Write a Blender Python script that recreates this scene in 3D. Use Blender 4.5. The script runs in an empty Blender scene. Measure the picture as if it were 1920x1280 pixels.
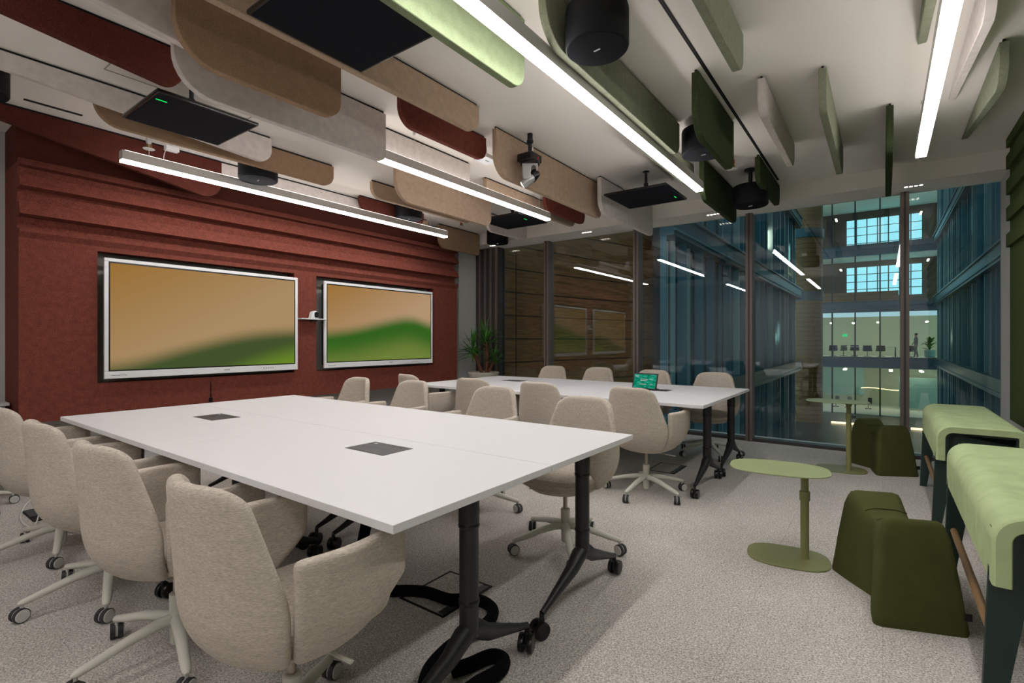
import bpy, bmesh, math, random
from mathutils import Vector, Matrix
random.seed(7)
SC=bpy.context.scene
COL=SC.collection
PI=math.pi
R=math.radians

# ------------------------------------------------------------------ helpers
def s2l(c):
    return tuple(((v/255)/12.92 if v/255<=0.04045 else ((v/255+0.055)/1.055)**2.4) for v in c)

MATS={}
def newmat(name):
    m=bpy.data.materials.new(name); m.use_nodes=True
    nt=m.node_tree; b=nt.nodes.get('Principled BSDF')
    MATS[name]=m
    return m,nt,b
def plain(name,rgb,rough=.5,metal=0,spec=.5,coat=0):
    m,nt,b=newmat(name); c=s2l(rgb)
    b.inputs['Base Color'].default_value=(*c,1)
    b.inputs['Roughness'].default_value=rough
    b.inputs['Metallic'].default_value=metal
    b.inputs['Specular IOR Level'].default_value=spec
    b.inputs['Coat Weight'].default_value=coat
    return m
def emis(name,rgb,strength):
    m=bpy.data.materials.new(name); m.use_nodes=True; nt=m.node_tree
    nt.nodes.remove(nt.nodes['Principled BSDF'])
    e=nt.nodes.new('ShaderNodeEmission'); e.inputs[0].default_value=(*s2l(rgb),1); e.inputs[1].default_value=strength
    nt.links.new(e.outputs[0],nt.nodes['Material Output'].inputs[0]); MATS[name]=m
    return m
def mottled(name,rgb,var=.25,scale=260,scale2=30,rough=.95,bump=.25,stretch=(1,1,1),spec=.15,var2=.08):
    """fibrous cloth / felt: fine speckle plus a slow drift"""
    m,nt,b=newmat(name); N=nt.nodes; L=nt.links; c=s2l(rgb)
    tc=N.new('ShaderNodeTexCoord'); mp=N.new('ShaderNodeMapping'); mp.inputs['Scale'].default_value=stretch
    L.new(tc.outputs['Object'],mp.inputs[0])
    n=N.new('ShaderNodeTexNoise'); n.inputs['Scale'].default_value=scale; n.inputs['Detail'].default_value=3; n.inputs['Roughness'].default_value=.7
    n2=N.new('ShaderNodeTexNoise'); n2.inputs['Scale'].default_value=scale2; n2.inputs['Detail'].default_value=3
    L.new(mp.outputs[0],n.inputs[0]); L.new(mp.outputs[0],n2.inputs[0])
    r=N.new('ShaderNodeMapRange'); r.inputs[1].default_value=.3; r.inputs[2].default_value=.7; r.inputs[3].default_value=1-var; r.inputs[4].default_value=1+var
    r2=N.new('ShaderNodeMapRange'); r2.inputs[1].default_value=.3; r2.inputs[2].default_value=.7; r2.inputs[3].default_value=1-var2; r2.inputs[4].default_value=1+var2
    L.new(n.outputs[0],r.inputs[0]); L.new(n2.outputs[0],r2.inputs[0])
    mu=N.new('ShaderNodeMath'); mu.operation='MULTIPLY'; L.new(r.outputs[0],mu.inputs[0]); L.new(r2.outputs[0],mu.inputs[1])
    v=N.new('ShaderNodeVectorMath'); v.operation='SCALE'; v.inputs[0].default_value=c; L.new(mu.outputs[0],v.inputs['Scale'])
    L.new(v.outputs[0],b.inputs['Base Color'])
    bp=N.new('ShaderNodeBump'); bp.inputs['Strength'].default_value=bump; bp.inputs['Distance'].default_value=.002
    L.new(n.outputs[0],bp.inputs['Height']); L.new(bp.outputs[0],b.inputs['Normal'])
    b.inputs['Roughness'].default_value=rough; b.inputs['Specular IOR Level'].default_value=spec
    return m

class MB:
    """collects shapes for ONE mesh"""
    def __init__(s): s.bm=bmesh.new(); s.mats=[]
    def mi(s,m):
        if m not in s.mats: s.mats.append(m)
        return s.mats.index(m)
    def _set(s,faces,m):
        i=s.mi(m)
        for f in faces: f.material_index=i
    def box(s,m,x0,x1,y0,y1,z0,z1,bev=0,seg=2,mat=None):
        vs=[s.bm.verts.new(p) for p in ((x0,y0,z0),(x1,y0,z0),(x1,y1,z0),(x0,y1,z0),(x0,y0,z1),(x1,y0,z1),(x1,y1,z1),(x0,y1,z1))]
        fs=[s.bm.faces.new([vs[i] for i in q]) for q in ((3,2,1,0),(4,5,6,7),(0,1,5,4),(1,2,6,5),(2,3,7,6),(3,0,4,7))]
        s._set(fs,m)
        if mat is not None:
            for v in vs: v.co=mat@v.co
        if bev:
            es=list({e for f in fs for e in f.edges})
            r=bmesh.ops.bevel(s.bm,geom=es,offset=bev,segments=seg,profile=.5,affect='EDGES')
            s._set(r['faces'],m)
        return s
    def prism(s,m,pts,y0,y1,axis='Y',bev=0):
        """pts 2D outline extruded; axis Y: pts=(x,z); axis X: pts=(y,z); axis Z: pts=(x,y)"""
        def P(p,t):
            return {'Y':(p[0],t,p[1]),'X':(t,p[0],p[1]),'Z':(p[0],p[1],t)}[axis]
        a=[s.bm.verts.new(P(p,y0)) for p in pts]; b=[s.bm.verts.new(P(p,y1)) for p in pts]
        fs=[s.bm.faces.new(a),s.bm.faces.new(b[::-1])]
        n=len(pts)
        for i in range(n):
            fs.append(s.bm.faces.new((a[i],b[i],b[(i+1)%n],a[(i+1)%n])))
        s._set(fs,m)
        bmesh.ops.recalc_face_normals(s.bm,faces=fs)
        if bev:
            es=[e for e in {e for f in fs[:2] for e in f.edges}]
            r=bmesh.ops.bevel(s.bm,geom=es,offset=bev,segments=1,affect='EDGES'); s._set(r['faces'],m)
        return s
    def lathe(s,m,prof,cx=0,cy=0,seg=28,cap=True,mat=None):
        """prof: (r,z) list"""
        rings=[]
        new=[]
        for r,z in prof:
            ring=[]
            for k in range(seg):
                a=2*PI*k/seg; v=s.bm.verts.new((cx+r*math.cos(a),cy+r*math.sin(a),z)); ring.append(v); new.append(v)
            rings.append(ring)
        fs=[]
        for a,b in zip(rings,rings[1:]):
            for k in range(seg): fs.append(s.bm.faces.new((a[k],a[(k+1)%seg],b[(k+1)%seg],b[k])))
        if cap:
            fs.append(s.bm.faces.new(rings[0][::-1])); fs.append(s.bm.faces.new(rings[-1]))
        s._set(fs,m)
        if mat is not None:
            for v in new: v.co=mat@v.co
        return s
    def tube(s,m,pts,r,seg=12,cap=True,flat=1):
        pts=[Vector(p) for p in pts]; n=len(pts)
        rs=r if isinstance(r,(list,tuple)) else [r]*n
        rings=[]; up=Vector((0,0,1))
        for i,p in enumerate(pts):
            t=(pts[min(i+1,n-1)]-pts[max(i-1,0)]).normalized()
            a=up if abs(t.dot(up))<.95 else Vector((1,0,0))
            u=t.cross(a).normalized(); w=u.cross(t).normalized()
            rings.append([s.bm.verts.new(p+(u*math.cos(2*PI*k/seg)+w*math.sin(2*PI*k/seg)*flat)*rs[i]) for k in range(seg)])
        fs=[]
        for a,b in zip(rings,rings[1:]):
            for k in range(seg): fs.append(s.bm.faces.new((a[k],a[(k+1)%seg],b[(k+1)%seg],b[k])))
        if cap:
            fs.append(s.bm.faces.new(rings[0][::-1])); fs.append(s.bm.faces.new(rings[-1]))
        s._set(fs,m)
        bmesh.ops.recalc_face_normals(s.bm,faces=fs)
        return s
    def grid(s,m,rows,closed=False):
        """rows of points -> quads"""
        V=[[s.bm.verts.new(p) for p in r] for r in rows]
        fs=[]
        for a,b in zip(V,V[1:]):
            n=len(a)
            for k in range(n if closed else n-1):
                fs.append(s.bm.faces.new((a[k],a[(k+1)%n],b[(k+1)%n],b[k])))
        s._set(fs,m); return V
    def build(s,name,parent=None,loc=None,smooth=True,angle=38,recalc=False):
        if recalc: bmesh.ops.recalc_face_normals(s.bm,faces=s.bm.faces[:])
        me=bpy.data.meshes.new(name)
        s.bm.normal_update()
        if smooth:
            lim=R(angle)
            for f in s.bm.faces:
                A=f.calc_area()
                f.smooth=not (A>2e-4 and all(g.calc_area()<.4*A or g.normal.angle(f.normal,0)>1.2 for e in f.edges for g in e.link_faces if g is not f))
            for e in s.bm.edges:
                if len(e.link_faces)==2:
                    if e.link_faces[0].normal.length and e.link_faces[1].normal.length and e.calc_face_angle(0)>lim: e.smooth=False
        s.bm.to_mesh(me); s.bm.free()
        for m in s.mats: me.materials.append(MATS[m])
        o=bpy.data.objects.new(name,me); COL.objects.link(o)
        if parent is not None: o.parent=parent
        if loc is not None: o.location=loc
        return o
def tag(o,label=None,cat=None,group=None,kind=None):
    if label: o['label']=label
    if cat: o['category']=cat
    if group: o['group']=group
    if kind: o['kind']=kind
    return o
def thing(name,label,cat,loc=(0,0,0),rz=0,group=None):
    o=bpy.data.objects.new(name,None); COL.objects.link(o); o.empty_display_size=.1
    o.location=loc; o.rotation_euler=(0,0,rz)
    return tag(o,label,cat,group)
def struct(name,mb,label=None,**k):
    o=mb.build(name,**k); o['kind']='structure'
    if label: o['label']=label
    return o
def dup(o,loc=None,rz=None,label=None,parent=None):
    c=o.copy(); COL.objects.link(c)
    if parent is not None: c.parent=parent
    if loc is not None: c.location=loc
    if rz is not None: c.rotation_euler=(0,0,rz)
    if label: c['label']=label
    for ch in list(o.children): dup(ch,parent=c)
    return c
def bake(o):
    """apply the modifiers of o to its mesh"""
    bpy.context.view_layer.update()
    dg=bpy.context.evaluated_depsgraph_get()
    me=bpy.data.meshes.new_from_object(o.evaluated_get(dg))
    o.modifiers.clear(); old=o.data; o.data=me; me.name=old.name
    for p in me.polygons: p.use_smooth=True
    return o

# ------------------------------------------------------------------ materials
plain('ceiling_paint',(232,227,220),.9,spec=.2)
plain('wall_paint',(196,196,194),.85,spec=.2)
plain('wall_beige',(150,150,138),.85,spec=.2)
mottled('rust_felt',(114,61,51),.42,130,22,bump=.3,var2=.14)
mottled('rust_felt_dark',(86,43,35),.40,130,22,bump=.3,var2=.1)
mottled('tan_felt',(174,151,130),.2,150,20)
mottled('brown_felt',(154,127,102),.24,150,20)
mottled('cream_felt',(208,199,194),.05,300,20,bump=.1)
mottled('sage_felt',(134,138,118),.2,150,20)
mottled('lime_felt',(130,142,110),.2,180,20)
mottled('forest_felt',(56,66,42),.38,150,20)
mottled('slat_green_felt',(70,84,46),.3,150,20)
mottled('lime_cloth',(180,198,150),.06,500,12,bump=.15)
mottled('olive_cloth',(74,77,42),.14,420,12,bump=.2)
mottled('chair_cloth',(190,180,168),.26,230,40,bump=.5,stretch=(.35,.35,1.6),var2=.06)
plain('table_white',(226,225,228),.42,spec=.4)
plain('table_edge',(208,204,200),.5)
plain('frame_white',(206,204,194),.4,spec=.4)
plain('chrome_warm',(176,164,152),.3,metal=.9)
plain('black_metal',(28,29,31),.42,spec=.45)
plain('black_plastic',(9,9,10),.28,spec=.5)
plain('black_matte',(16,16,18),.7)
plain('tyre_grey',(42,42,44),.6)
plain('hub_white',(200,200,196),.35)
plain('speaker_black',(14,15,20),.7,spec=.25)
plain('speaker_grille',(27,28,34),.9,spec=.1)
plain('silver',(190,190,190),.35,metal=.6)
plain('satin_white',(228,230,232),.35)
plain('module_grey',(64,65,70),.45)
plain('green_metal',(148,158,114),.45,spec=.4)
plain('green_metal_deep',(128,130,86),.45,spec=.4)
plain('pine_green',(26,48,40),.55)
plain('mullion',(118,104,98),.45,metal=.15)
plain('mullion_dark',(66,62,62),.5,metal=.15)
plain('alu_white',(205,203,200),.35,metal=.2)
plain('red_plastic',(190,20,22),.4)
plain('brass',(120,100,60),.35,metal=.7)
plain('pot_cream',(196,190,176),.6)
plain('soil',(36,28,22),.95)
plain('trunk',(104,62,46),.85)
plain('screen_back',(150,147,140),.6,metal=.2)
plain('sleeve_black',(10,10,12),.95,spec=.1)
plain('white_cable',(225,225,222),.4)
plain('outlet_black',(14,14,15),.4)
emis('led',(255,251,248),31)
emis('uplight_fill',(255,248,242),4.5)  # weak upward glow added to the LED bars as ceiling fill
emis('downlight',(255,240,220),16)
emis('green_light',(20,220,90),1.6)
emis('logo_light',(210,210,210),.5)
emis('office_lamp',(255,244,220),15)
emis('strip_warm',(255,225,170),2.6)
emis('sky_reflection',(150,226,242),1.25)  # glow standing in for daylight mirrored in the far glass
emis('exit_green',(30,210,130),1.0)
plain('white_mark',(215,215,215),.5)
plain('mark_grey',(120,124,128),.5)

def oak():
    m,nt,b=newmat('oak'); N=nt.nodes; L=nt.links
    tc=N.new('ShaderNodeTexCoord'); mp=N.new('ShaderNodeMapping'); mp.inputs['Scale'].default_value=(2,40,40)
    n=N.new('ShaderNodeTexNoise'); n.inputs['Scale'].default_value=2; n.inputs['Detail'].default_value=4
    cr=N.new('ShaderNodeValToRGB'); cr.color_ramp.elements[0].color=(*s2l((120,92,62)),1); cr.color_ramp.elements[1].color=(*s2l((176,142,104)),1)
    L.new(tc.outputs['Object'],mp.inputs[0]); L.new(mp.outputs[0],n.inputs[0]); L.new(n.outputs[0],cr.inputs[0]); L.new(cr.outputs[0],b.inputs['Base Color'])
    b.inputs['Roughness'].default_value=.45
oak()
def carpet():
    m,nt,b=newmat('carpet'); N=nt.nodes; L=nt.links
    tc=N.new('ShaderNodeTexCoord')
    v=N.new('ShaderNodeTexVoronoi'); v.inputs['Scale'].default_value=190; L.new(tc.outputs['Object'],v.inputs[0])
    n=N.new('ShaderNodeTexNoise'); n.inputs['Scale'].default_value=120; n.inputs['Detail'].default_value=4; n.inputs['Roughness'].default_value=.8; L.new(tc.outputs['Object'],n.inputs[0])
    n2=N.new('ShaderNodeTexNoise'); n2.inputs['Scale'].default_value=2.4; n2.inputs['Detail'].default_value=5; L.new(tc.outputs['Object'],n2.inputs[0])
    w=N.new('ShaderNodeTexWave'); w.inputs['Scale'].default_value=46; w.inputs['Distortion'].default_value=1.2; w.bands_direction='DIAGONAL'; L.new(tc.outputs['Object'],w.inputs[0])
    br=N.new('ShaderNodeTexBrick'); br.inputs['Scale'].default_value=1; br.inputs['Brick Width'].default_value=1.0; br.inputs['Row Height'].default_value=.5
    br.inputs['Mortar Size'].default_value=.0018; br.inputs['Color1'].default_value=(1,1,1,1); br.inputs['Color2'].default_value=(.95,.95,.95,1); br.inputs['Mortar'].default_value=(.80,.8,.8,1)
    mp=N.new('ShaderNodeMapping'); mp.inputs['Rotation'].default_value=(0,0,PI/2*0); L.new(tc.outputs['Object'],mp.inputs[0]); L.new(mp.outputs[0],br.inputs[0])
    cr=N.new('ShaderNodeValToRGB'); e=cr.color_ramp.elements; e[0].position=.32; e[0].color=(*s2l((108,103,98)),1); e[1].position=.68; e[1].color=(*s2l((224,218,213)),1)
    a=N.new('ShaderNodeMath'); a.operation='MULTIPLY_ADD'; a.inputs[1].default_value=.30; L.new(v.outputs['Distance'],a.inputs[0]); L.new(n.outputs[0],a.inputs[2])
    a2=N.new('ShaderNodeMath'); a2.operation='MULTIPLY_ADD'; a2.inputs[1].default_value=.07; L.new(w.outputs[0],a2.inputs[0]); L.new(a.outputs[0],a2.inputs[2])
    a3=N.new('ShaderNodeMath'); a3.operation='MULTIPLY_ADD'; a3.inputs[1].default_value=.10; L.new(n2.outputs[0],a3.inputs[0]); L.new(a2.outputs[0],a3.inputs[2])
    s=N.new('ShaderNodeMath'); s.operation='SUBTRACT'; s.inputs[1].default_value=.19; L.new(a3.outputs[0],s.inputs[0])
    L.new(s.outputs[0],cr.inputs[0])
    mx=N.new('ShaderNodeMix'); mx.data_type='RGBA'; mx.blend_type='MULTIPLY'; mx.inputs[0].default_value=1
    L.new(cr.outputs[0],mx.inputs[6]); L.new(br.outputs[0],mx.inputs[7]); L.new(mx.outputs[2],b.inputs['Base Color'])
    bp=N.new('ShaderNodeBump'); bp.inputs['Strength'].default_value=.5; bp.inputs['Distance'].default_value=.003; L.new(s.outputs[0],bp.inputs['Height']); L.new(bp.outputs[0],b.inputs['Normal'])
    b.inputs['Roughness'].default_value=.95; b.inputs['Specular IOR Level'].default_value=.1
carpet()
def glass(name,tint,f0):
    m=bpy.data.materials.new(name); m.use_nodes=True; nt=m.node_tree; N=nt.nodes; L=nt.links
    N.remove(N['Principled BSDF'])
    t=N.new('ShaderNodeBsdfTransparent'); t.inputs[0].default_value=(*tint,1)
    g=N.new('ShaderNodeBsdfGlossy'); g.inputs['Roughness'].default_value=0; g.inputs['Color'].default_value=(.92,.96,1,1)
    lw=N.new('ShaderNodeLayerWeight'); lw.inputs[0].default_value=.5
    p=N.new('ShaderNodeMath'); p.operation='POWER'; p.inputs[1].default_value=4.5; L.new(lw.outputs['Facing'],p.inputs[0])
    q=N.new('ShaderNodeMath'); q.operation='MULTIPLY_ADD'; q.inputs[1].default_value=1-f0; q.inputs[2].default_value=f0; L.new(p.outputs[0],q.inputs[0])
    mx=N.new('ShaderNodeMixShader'); L.new(q.outputs[0],mx.inputs[0]); L.new(t.outputs[0],mx.inputs[1]); L.new(g.outputs[0],mx.inputs[2])
    L.new(mx.outputs[0],N['Material Output'].inputs[0]); MATS[name]=m
glass('window_glass',(.93,.97,.96),.06)
def cladding(name,c1,c2,rowh,w):
    m,nt,b=newmat(name); N=nt.nodes; L=nt.links
    tc=N.new('ShaderNodeTexCoord')
    mp=N.new('ShaderNodeMapping'); mp.inputs['Rotation'].default_value=(PI/2,0,0); L.new(tc.outputs['Object'],mp.inputs[0])
    br=N.new('ShaderNodeTexBrick'); br.inputs['Scale'].default_value=1; br.inputs['Brick Width'].default_value=w; br.inputs['Row Height'].default_value=rowh; br.offset=0
    br.inputs['Mortar Size'].default_value=.012; br.inputs['Mortar'].default_value=(*[x*.25 for x in s2l(c1)],1)
    L.new(mp.outputs[0],br.inputs[0])
    n=N.new('ShaderNodeTexNoise'); n.inputs['Scale'].default_value=3; n.inputs['Detail'].default_value=6
    mp2=N.new('ShaderNodeMapping'); mp2.inputs['Scale'].default_value=(1,1,14); L.new(tc.outputs['Object'],mp2.inputs[0]); L.new(mp2.outputs[0],n.inputs[0])
    cr=N.new('ShaderNodeValToRGB'); cr.color_ramp.elements[0].position=.3; cr.color_ramp.elements[1].position=.7
    cr.color_ramp.elements[0].color=(*s2l(c1),1); cr.color_ramp.elements[1].color=(*s2l(c2),1); L.new(n.outputs[0],cr.inputs[0])
    L.new(cr.outputs[0],br.inputs['Color1']); L.new(cr.outputs[0],br.inputs['Color2']); L.new(br.outputs[0],b.inputs['Base Color'])
    b.inputs['Roughness'].default_value=.5
cladding('timber_cladding',(96,62,34),(146,96,56),.42,40)
cladding('timber_dark',(52,42,32),(84,66,48),.6,40)
cladding('timber_brick',(108,76,40),(150,108,58),.3,40)
plain('teal_fin',(82,128,142),.4,metal=.35)
plain('teal_panel',(56,88,100),.35,metal=.3)
plain('pale_glass',(150,178,180),.3,metal=.2)
plain('teal_dark',(14,34,44),.2,metal=.2)
plain('spandrel',(72,104,126),.5)
plain('far_mullion',(34,36,42),.5)
plain('office_wall',(206,208,178),.9)
plain('office_floor',(200,204,188),.8)
plain('atrium_floor',(60,60,60),.35)
plain('navy_seat',(30,40,86),.7)
plain('grey_seat',(96,100,98),.7)
plain('dark_seat',(36,44,42),.7)
plain('teal_curtain',(120,158,150),.8)
plain('skin',(196,120,96),.6)
plain('suit_grey',(110,104,102),.8)
plain('hair',(60,34,24),.8)
plain('terracotta_brown',(130,84,52),.7)
def leafmat():
    m,nt,b=newmat('leaf'); N=nt.nodes; L=nt.links
    n=N.new('ShaderNodeTexNoise'); n.inputs['Scale'].default_value=9
    cr=N.new('ShaderNodeValToRGB'); cr.color_ramp.elements[0].color=(*s2l((22,62,18)),1); cr.color_ramp.elements[1].color=(*s2l((72,138,38)),1)
    cr.color_ramp.elements[0].position=.35; cr.color_ramp.elements[1].position=.65
    tc=N.new('ShaderNodeTexCoord'); L.new(tc.outputs['Object'],n.inputs[0]); L.new(n.outputs[0],cr.inputs[0]); L.new(cr.outputs[0],b.inputs['Base Color'])
    b.inputs['Roughness'].default_value=.45
leafmat()
def screen_mat(name,hpts,W,Hh,green_dark,green_bright,strength=.95,tan2=(196,162,116),gg=(.05,.42,.12)):
    """picture on a display: warm sand above, soft green hill below; u=x/W, v=z/H in the panel's own space"""
    m=bpy.data.materials.new(name); m.use_nodes=True; nt=m.node_tree; N=nt.nodes; L=nt.links
    N.remove(N['Principled BSDF'])
    tc=N.new('ShaderNodeTexCoord'); sx=N.new('ShaderNodeSeparateXYZ'); L.new(tc.outputs['Object'],sx.inputs[0])
    def math_(op,a,b=None,c=None):
        n=N.new('ShaderNodeMath'); n.operation=op
        for i,x in enumerate((a,b,c)):
            if x is None: continue
            if isinstance(x,(int,float)): n.inputs[i].default_value=x
            else: L.new(x,n.inputs[i])
        return n.outputs[0]
    u=math_('DIVIDE',sx.outputs[0],W); v=math_('DIVIDE',sx.outputs[2],Hh)
    cr=N.new('ShaderNodeValToRGB'); cr.color_ramp.interpolation='B_SPLINE'
    el=cr.color_ramp.elements
    while len(el)<len(hpts): el.new(.5)
    for e,(p,h) in zip(el,hpts): e.position=p; e.color=(h,h,h,1)
    L.new(u,cr.inputs[0])
    d=math_('SUBTRACT',cr.outputs[0],v)
    f=N.new('ShaderNodeMapRange'); f.interpolation_type='SMOOTHSTEP'; f.inputs[1].default_value=-.11; f.inputs[2].default_value=.10; L.new(d,f.inputs[0])
    g=N.new('ShaderNodeMapRange'); g.interpolation_type='SMOOTHSTEP'; g.inputs[1].default_value=gg[0]; g.inputs[2].default_value=gg[1]
    L.new(math_('MULTIPLY_ADD',u,gg[2],d),g.inputs[0])
    def mix(fac,a,b):
        n=N.new('ShaderNodeMix'); n.data_type='RGBA'
        L.new(fac,n.inputs[0])
        for i,x in ((6,a),(7,b)):
            if isinstance(x,tuple): n.inputs[i].default_value=(*s2l(x),1)
            else: L.new(x,n.inputs[i])
        return n.outputs[2]
    t=N.new('ShaderNodeMapRange'); t.inputs[1].default_value=.0; t.inputs[2].default_value=1.1; L.new(math_('ADD',u,math_('SUBTRACT',1,v)),t.inputs[0])
    sand=mix(t.outputs[0],(178,130,62),tan2)
    hill=mix(g.outputs[0],green_dark,green_bright)
    c=mix(f.outputs[0],sand,hill)
    e=N.new('ShaderNodeEmission'); L.new(c,e.inputs[0]); e.inputs[1].default_value=strength
    L.new(e.outputs[0],N['Material Output'].inputs[0]); MATS[name]=m

# ------------------------------------------------------------------ room shell
ZC=2.97; XW=6.8; YB=5.9; YR=-.93; X0=-2.8; ZS=2.795; XF=6.34
struct('floor',MB().box('carpet',X0-.1,XW+.35,YR-.12,7.6,-.12,0),'pale greige loop carpet')
mb=MB().box('ceiling_paint',X0-.1,XF,YR-.12,7.6,ZC,ZC+.12)
struct('ceiling',mb,'white painted ceiling')
struct('ceiling_soffit',MB().box('ceiling_paint',XF,XW+.03,YR-.12,7.6,ZS,ZC+.12),'white dropped ceiling band along the glass wall').name='trim_1'
struct('wall_right',MB().box('wall_paint',X0-.1,XW+.03,YR-.12,YR,0,ZC),'white side wall behind the green felt')
struct('wall_back',MB().box('wall_paint',X0-.1,6.22,YB,YB+.12,0,ZC),'white wall behind the rust felt panelling')
struct('wall_corner',MB().box('wall_paint',6.22,6.8,5.67,YB+.12,0,ZS),'white pier in the corner behind the plant')
struct('wall_left',MB().box('wall_paint',X0-.12,X0,YR,7.6,0,ZC),'white wall behind the viewer')
# glass wall
M=[(4.225,4.30),(2.745,2.82),(1.285,1.36),(-.225,-.15)]
n=2
for y0,y1 in M:
    mb=MB().box('mullion',6.70,6.86,y0,y1,0,ZS).box('mullion_dark',6.695,6.70,y0+.028,y1-.028,0,ZS)
    struct('trim_%d'%n,mb,'brown-grey metal mullion of the glass wall'); n+=1
mb=MB().box('mullion_dark',6.66,6.84,5.18,5.67,0,ZS)
for k in range(4): mb.box('mullion',6.64,6.66,5.2+k*.12,5.235+k*.12,0,ZS)
struct('trim_%d'%n,mb,'dark ribbed metal corner post of the glass wall'); n+=1
struct('trim_%d'%n,MB().box('mullion_dark',6.72,6.86,YR,5.18,0,.035),'dark metal sill rail under the glass'); n+=1
ys=[YR,-.225,-.15,1.285,1.36,2.745,2.82,4.225,4.30,5.18]
for k in range(5):
    a,b=ys[2*k],ys[2*k+1]
    struct('window_%d'%(k+1),MB().box('window_glass',6.79,6.815,a,b,.03,ZS),'clear full-height glass pane reflecting the room')
# ceiling slots
for (x0,x1,y,lab,w) in ((.9,6.09,.91,'long black linear air slot in the white ceiling beside the dark green baffles',.011),(.84,1.17,4.97,'short black linear air slot in the ceiling near the rust wall',.018)):
    o=MB().box('black_matte',x0,x1,y-w,y+w,ZC-.002,ZC+.003).box('black_metal',x0,x1,y-.002,y+.002,ZC-.0028,ZC+.002).build('ceiling_slot')
    tag(o,lab,'air vent')
o=MB()
for a in (0,1):
    o.box('wall_beige',1.05+.9*a,1.056+.9*a,3.55,4.0,ZC-.003,ZC+.002)
    o.box('wall_beige',1.05,1.956,3.55+.45*a,3.556+.45*a,ZC-.003,ZC+.002)
tag(o.build('access_hatch'),'flush white access hatch in the ceiling between the long rust and cream baffles','hatch')

# ------------------------------------------------------------------ rust felt wall
PY=5.40
def rust_wall():
    t=thing('acoustic_wall_panel','rust red felt wall panelling with ledges and two screen niches','wall panel',(3.385,PY,0))
    X1,X2=.885-3.385,5.885-3.385
    fl=MB()
    zb,zt=.585,2.11
    a,b,c,d=1.373-3.385,3.16-3.385,3.436-3.385,5.37-3.385
    n0,n1=.873,2.0
    for x0,x1 in ((X1,a),(b,c),(d,X2)): fl.box('rust_felt',x0,x1,0,.5,zb,zt)
    for x0,x1 in ((a,b),(c,d)):
        fl.box('rust_felt',x0,x1,0,.5,zb,n0); fl.box('rust_felt',x0,x1,0,.5,n1,zt)
    fl.build('felt_panel',t,smooth=False)
    MB().box('rust_felt',X1,X2,.05,.5,zt,2.64).build('upper_felt_panel',t,smooth=False)
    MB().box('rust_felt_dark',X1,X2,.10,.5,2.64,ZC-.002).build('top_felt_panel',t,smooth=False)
    for z0,z1 in ((2.209,2.325),(2.427,2.538)):
        MB().prism('rust_felt',[(-.045,z0+.012),(.05,z0),(.05,z1),(.0,z1)],X1,X2,axis='X').build('ledge_slat',t,smooth=False)
    MB().prism('rust_felt',[(-.03,2.605),(.05,2.6),(.05,2.66),(.0,2.66)],X1,X2,axis='X').build('ledge_slat',t,smooth=False)
    MB().prism('rust_felt',[(-.03,2.085),(0,2.04),(0,2.115),(-.03,2.115)],X1,X2,axis='X').build('ledge_slat',t,smooth=False)
    for x0,x1 in ((a,b),(c,d)):
        MB().box('screen_back',x0,x1,.14,.16,n0,n1).build('niche_back',t)
    MB().tube('black_plastic',[(2.27-3.385,-.006,.83),(2.27-3.385,-.006,.66)],.004).box('black_plastic',2.255-3.385,2.285-3.385,-.016,-.001,.60,.67,.003).build('cable',t)
rust_wall()

# ------------------------------------------------------------------ displays
def display(x0,x1,z0,z1,mat,label):
    W=x1-x0; H=z1-z0
    t=thing('display_screen',label,'screen',(x0,5.355,z0))
    MB().box('black_metal',.03,W-.03,.015,.10,.03,H-.03,.006).build('rear_housing',t)
    MB().box('black_metal',W*.2,W*.8,.10,.187,H*.2,H*.8).build('wall_mount',t)
    f=MB(); bz=.03; bb=.062
    f.box('satin_white',0,W,-.01,.015,0,bb,.004).box('satin_white',0,W,-.01,.015,H-bz,H,.004)
    f.box('satin_white',0,bz,-.01,.015,bb,H-bz,.003).box('satin_white',W-bz,W,-.01,.015,bb,H-bz,.003)
    f=f.build('bezel',t)
    MB().box('mark_grey',.05,.05+.11,-.0112,-.0098,.026,.030).build('bezel_marking',f)
    MB().box('mark_grey',W*.55,W*.55+.055,-.0112,-.0098,.030,.036).build('bezel_marking',f)
    for k in range(5):
        MB().lathe('black_plastic',[(.0045,-.0005),(.0045,.0005)],seg=12,mat=Matrix.Translation((W*.78+k*.025,-.0108,.033))@Matrix.Rotation(PI/2,4,'X')).build('button',f)
    MB().box('black_plastic',bz,W-bz,-.005,.014,bb,H-bz).build('panel_border',t)
    p=MB().box(mat,0,W-2*bz-.024,-.0005,.001,0,H-bz-bb-.024).build('screen_picture',t,loc=(bz+.012,-.0062,bb+.012))
screen_mat('picture_a',[(0,.0),(.3,.16),(.65,.34),(1,.39)],1.69,.92,(78,96,52),(122,158,48),.70,gg=(.42,.72,.34))
screen_mat('picture_b',[(0,.36),(.3,.44),(.6,.58),(.82,.62),(1,.50)],1.69,.92,(62,112,38),(126,146,66),.72,(204,168,130),gg=(.10,.5,-.05))
display(1.405,3.17,.907,1.945,'picture_a','large wall display with orange sky and dull green slope, left of the camera bar')
display(3.509,5.297,.905,1.945,'picture_b','large wall display with a vivid green hill filling its middle, nearest the plant')
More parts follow.
